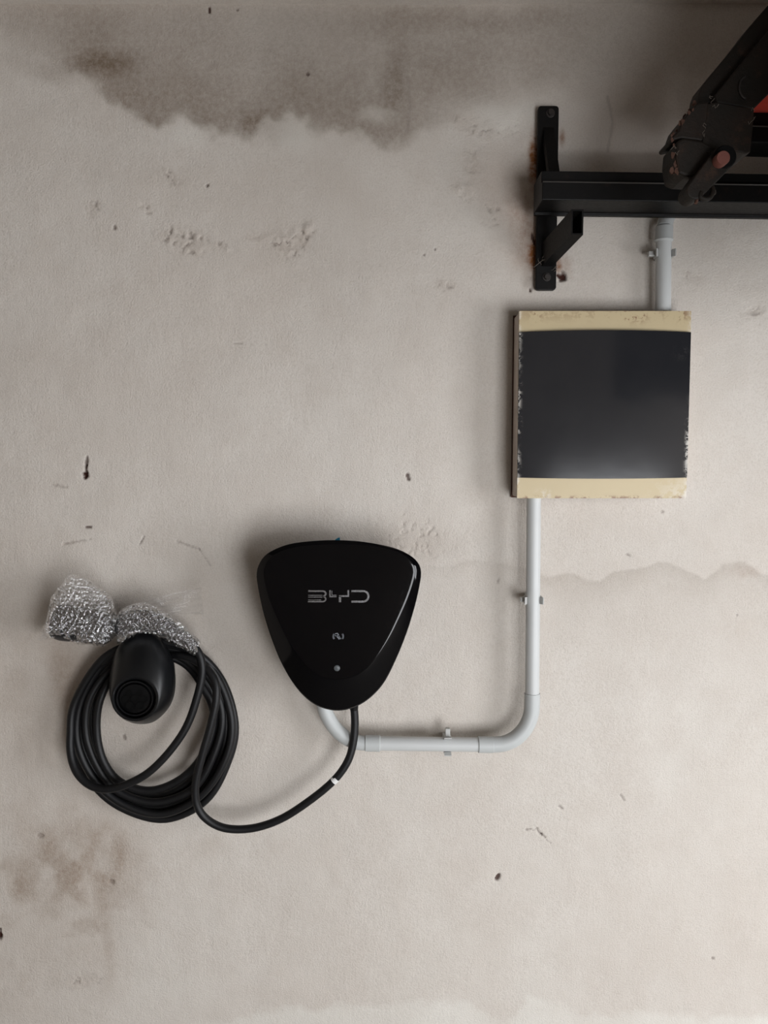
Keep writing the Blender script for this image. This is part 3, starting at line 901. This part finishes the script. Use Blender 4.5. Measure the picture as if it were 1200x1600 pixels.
# ------------------------------------------------------------------ steel bracket, rails and folding arm
def build_bracket():
    root = empty('wall_bracket', P(853, 453, 0), 'dark steel wall bracket with rounded back plate and open tube brace', 'bracket')
    yf = .010
    tl, tr, br, bl = P(842.5, 165, yf), P(875, 166, yf), P(867.5, 453, yf), P(835.5, 453, yf)
    xl = (tl.x+bl.x)/2; xr = (tr.x+br.x)/2; zt = tl.z; zb = bl.z
    r = .005; poly = []
    for cx, cz, a in ((xr-r, zt-r, 0), (xl+r, zt-r, 90), (xl+r, zb+r, 180), (xr-r, zb+r, 270)):
        for k in range(6):
            an = math.radians(a+90*k/5); poly.append(Vector((cx+r*math.cos(an), -yf, cz+r*math.sin(an))))
    MB().prism(poly, yf-.0005).build('back_plate', M['steel'], root, bevel=.0012)
    def bolt(px, py):
        p = P(px, py, yf)
        mb = MB()
        R = [[p + Vector((k*math.cos(2*math.pi*i/20), -d, k*math.sin(2*math.pi*i/20))) for i in range(20)] for k, d in ((.0068, -.001), (.0068, .0012), (.0062, .0016))]
        mb.rings(R)
        R = [[p + Vector((k*math.cos(2*math.pi*i/6+.3), -d, k*math.sin(2*math.pi*i/6+.3))) for i in range(6)] for k, d in ((.0046, .0015), (.0046, .0052), (.0040, .0058))]
        mb.rings(R)
        mb.build('bolt', M['bolt'], root)
    bolt(860, 177); bolt(854, 433)
    # lower brace: rectangular tube rising from the plate, cut upright, open end to the room
    def brace(a, b, w, h, name, wall=.0022):
        """a, b: centres at plate and at the free end; ends cut parallel to the wall"""
        mb = MB(); rings = []
        for hw, hh in ((w/2, h/2), (w/2-wall, h/2-wall)):
            for p in (a, b):
                rings.append([p + Vector((sx*hw, 0, sz*hh)) for sx, sz in ((-1,-1),(1,-1),(1,1),(-1,1))])
        v = [q for r_ in rings for q in r_]
        f = []
        for i in range(4):
            j = (i+1) % 4
            f += [(i, j, 4+j, 4+i), (8+i, 8+j, 12+j, 12+i), (4+i, 4+j, 12+j, 12+i), (i, j, 8+j, 8+i)]
        mb.add(v, f); mb.build(name, M['steel'], root)
    e = P(902, 347, .112)
    a = P(855, 398, .010); 
    brace(a, e, S(18.5, .112), S(38, .112), 'tube_brace')
    e2 = P(866, 284, .055); a2 = P(857, 212, .010)
    brace(a2, e2, S(17, .08), S(26, .08), 'upper_brace')
    # bits of cobweb fluff at the foot of the brace
    w = MB()
    rs = random.Random(3)
    for k in range(7):
        x, y = 838+rs.uniform(0, 32), 415+rs.uniform(-14, 10)
        p = [P(x, y, .013)]
        for q in range(4): p.append(p[-1]+Vector((rs.uniform(-.004, .005), -rs.uniform(0, .003), rs.uniform(-.003, .004))))
        w.tube(p, .00035, 5)
    w.tube([P(834, 418, .012), P(846, 408, .016), P(858, 402, .03)], .0005, 5)
    w.build('cobweb', M['web'], root, kind='stuff')
build_bracket()

def rail(name, px0, x1, rows, label, df, db, slope=0.0, parent=None):
    """C-section rail along the wall; rows = photo rows of (top, groove, lower front edge, back lip bottom) at px0"""
    yt, yg, yb, yl = rows
    zt, zg, zb = P(px0, yt, df-.008).z, P(px0, yg, df).z, P(px0, yb, df).z
    zl = P(px0, yl, db).z
    x0 = P(px0, yb, df).x
    root = empty(name, (x0, 0, zb), label, 'rail')
    prof = [(-df, zb), (-df, zg), (-(df-.007), zg+.0008), (-(df-.007), zt), (-db, zt), (-db, zl), (-(db+.008), zl), (-(db+.008), zb)]
    v = []
    for x in (x0, x1):
        v += [Vector((x, y, z - slope*(x-x0))) for y, z in prof]
    n = len(prof)
    f = [tuple(range(n)), tuple(range(n, 2*n))]+[(i, (i+1) % n, n+(i+1) % n, n+i) for i in range(n)]
    MB().add(v, f).build('rail_body', M['steel'], root, bevel=.0011)
    # thin arris along the groove, its edge highlight put in as lighter colour
    MB().tube([Vector((x0+.001, -df-.0003, zg)), Vector((x1, -df-.0003, zg-slope*(x1-x0)))], .0011, 8).build('arris', M['arris'], root, smooth=True)
    return root
rail('steel_rail', 847, 1.05, (267, 284, 312, 338), 'long dark steel rail running along the wall from the bracket to the right', .096, .030, .014)
rail('steel_rail', 1172, 1.05, (170, 197, 222, 240), 'short dark steel rail end above the long rail, beneath the red fabric', .130, .070, .03)

def build_roll():
    p = P(1168, 130, .14)
    root = empty('awning', p, 'red fabric awning rolled up above the upper steel rail', 'awning')
    r = S(40, .14)
    R = []
    for x in np.linspace(p.x, 1.05, 12):
        R.append([Vector((x, p.y + r*(1+.02*math.sin(5*a+x*20))*math.cos(a), p.z + r*(1+.02*math.sin(5*a+x*20))*math.sin(a))) for a in [2*math.pi*i/40 for i in range(40)]])
    MB().rings(R).build('cloth_roll', M['cloth'], root, smooth=True, sharp=50)
    # added bar and hanging cloth, out of view, to shade the upper right wall
    MB().box((.50, -.58, 2.05), (1.60, -.48, 2.30)).build('added_shade_bar', M['steel'], root, bevel=.004)
    n = 60; R = []
    for i in range(n):
        x = .50+1.10*i/(n-1); yy = -.53+.010*math.sin(x*31)
        R.append([(x, yy+.004*math.sin(x*31+k), 2.07-.33*k/6-(.02*abs(math.sin(x*14)) if k == 6 else 0)) for k in range(7)])
    th = [[(p_[0], p_[1]+.0015, p_[2]) for p_ in reversed(row)] for row in R]
    MB().rings([a_+b_ for a_, b_ in zip(R, th)]).build('added_shade_cloth', M['blocker_cloth'], root, smooth=True, sharp=60)
build_roll()

def build_arm():
    root = empty('folding_arm', P(1110, 280, .2), 'rusty dark folding steel arm with pivot pin at the upper right', 'arm')
    def plate(name, poly, df, th, mat='arm', par=root, bev=.0018, **kw):
        return MB().prism([P(x, y, df) for x, y in poly], th).build(name, M[mat], par, bevel=bev, **kw)
    plate('arm_flange', [(1290,-95),(1173,39),(1147,73),(1120,105),(1096,135),(1092,146),(1089,163),(1116,160),(1118,149),(1147,114),(1200,52),(1290,-50)], .236, .030)
    am = plate('arm_plate', [(1290,-52),(1200,48),(1147,112),(1117,148),(1120,160),(1178,170),(1200,148),(1290,60)], .250, .040)
    # oval boss on the arm
    b = MB()
    b.tube([P(1166+11*math.cos(a), 137+17*math.sin(a), .2515) for a in [math.radians(95+170*i/18) for i in range(19)]], .0012, 8)
    b.build('weld_bead', M['bolt'], am, smooth=True)
    blk = plate('joint_block', [(1104,162),(1121,159),(1179,170),(1177,200),(1173,238),(1165,240),(1148,236),(1134,228),(1118,236),(1104,252),(1097,228),(1099,200)], .262, .062)
    plate('cheek_plate', [(1089,161),(1108,158),(1106,185),(1101,205),(1098,220),(1066,216),(1053,219),(1050,214),(1061,202),(1066,188),(1074,177)], .266, .050, bev=.0025)
    plate('cheek_plate', [(1058,220),(1068,215),(1099,220),(1122,233),(1125,250),(1108,268),(1092,276),(1072,275),(1060,270),(1056,245)], .272, .050, bev=.003)
    # lever from the pin down to the hook
    pn = Vector((1131, 246)); en = Vector((1087, 297))
    t = (en-pn).normalized(); nr = Vector((-t.y, t.x)); poly = []
    a0 = math.atan2(nr.y, nr.x)
    for k in range(13):
        a = a0 + math.pi*k/12
        poly.append((pn.x+19*math.cos(a), pn.y+19*math.sin(a)))
    for k in range(13):
        a = a0 + math.pi + math.pi*k/12
        poly.append((en.x+14*math.cos(a), en.y+14*math.sin(a)))
    plate('lever', poly, .288, .030, bev=.0016)
    # pin in its collar
    def disc(name, cx, cy, r, d0, d1, mat, inner=None):
        c0 = P(cx, cy, d1)
        R = []
        seq = ((r, d0), (r, d1-.001), (r*.93, d1))
        for k, d in seq:
            R.append([Vector((c0.x + S(k, d1)*math.cos(2*math.pi*i/28), -d, c0.z + S(k, d1)*math.sin(2*math.pi*i/28))) for i in range(28)])
        return MB().rings(R).build(name, M[mat], root, smooth=True, sharp=40)
    disc('pin_collar', 1134, 244, 17, .262, .2905, 'hole')
    disc('pivot_pin', 1130.5, 246, 10.5, .262, .3005, 'pin')
    # curled hook at the lower end
    hk = [(1110,286,.282),(1114,298,.284),(1109,309,.286),(1100,311,.287),(1094,307,.287),(1095,300,.286)]
    MB().tube([P(*q) for q in catmull(hk, 5)], S(3.6, .28), 10).build('hook', M['arm'], root, smooth=True)
    MB().tube([P(1090, 308, .282), P(1087, 318, .283)], S(2.6, .28), 8).build('split_pin', M['rustedge'], root, smooth=True, sharp=50)
    # flaking rust on the left edge
    rs = random.Random(9); fl = MB()
    for k in range(26):
        t_ = rs.random()
        if t_ < .5: x, y = 1088-38*(t_/.5)+rs.uniform(-2, 2), 162+52*(t_/.5)+rs.uniform(-3, 3)
        else: x, y = 1053+rs.uniform(-3, 5), 214+58*((t_-.5)/.5)
        p = P(x, y, .262+rs.uniform(-.02, .01)); s = rs.uniform(.0015, .0042)
        a = rs.uniform(0, 6.28)
        q = [p + Vector((s*math.cos(a+b_)*rs.uniform(.5, 1.2), rs.uniform(-.001, .001), s*1.6*math.sin(a+b_)*rs.uniform(.5, 1.1))) for b_ in (0, 1.3, 2.6, 3.9, 5.1)]
        fl.prism(q, .0012)
    fl.build('rust_flakes', M['rustedge'], root, kind='stuff')
    wb = MB()
    for k in range(12):
        x, y = rs.choice([(1103, 190), (1070, 215), (1112, 160), (1118, 285), (1058, 240), (1176, 180)])
        x += rs.uniform(-4, 4); y += rs.uniform(-14, 14)
        p = [P(x, y, .278)]
        for q in range(4): p.append(p[-1] + Vector((rs.uniform(-.003, .003), rs.uniform(-.001, .001), rs.uniform(-.004, .004))))
        wb.tube(p, .0003, 5)
    wb.build('cobweb', M['web'], root, kind='stuff')
build_arm()
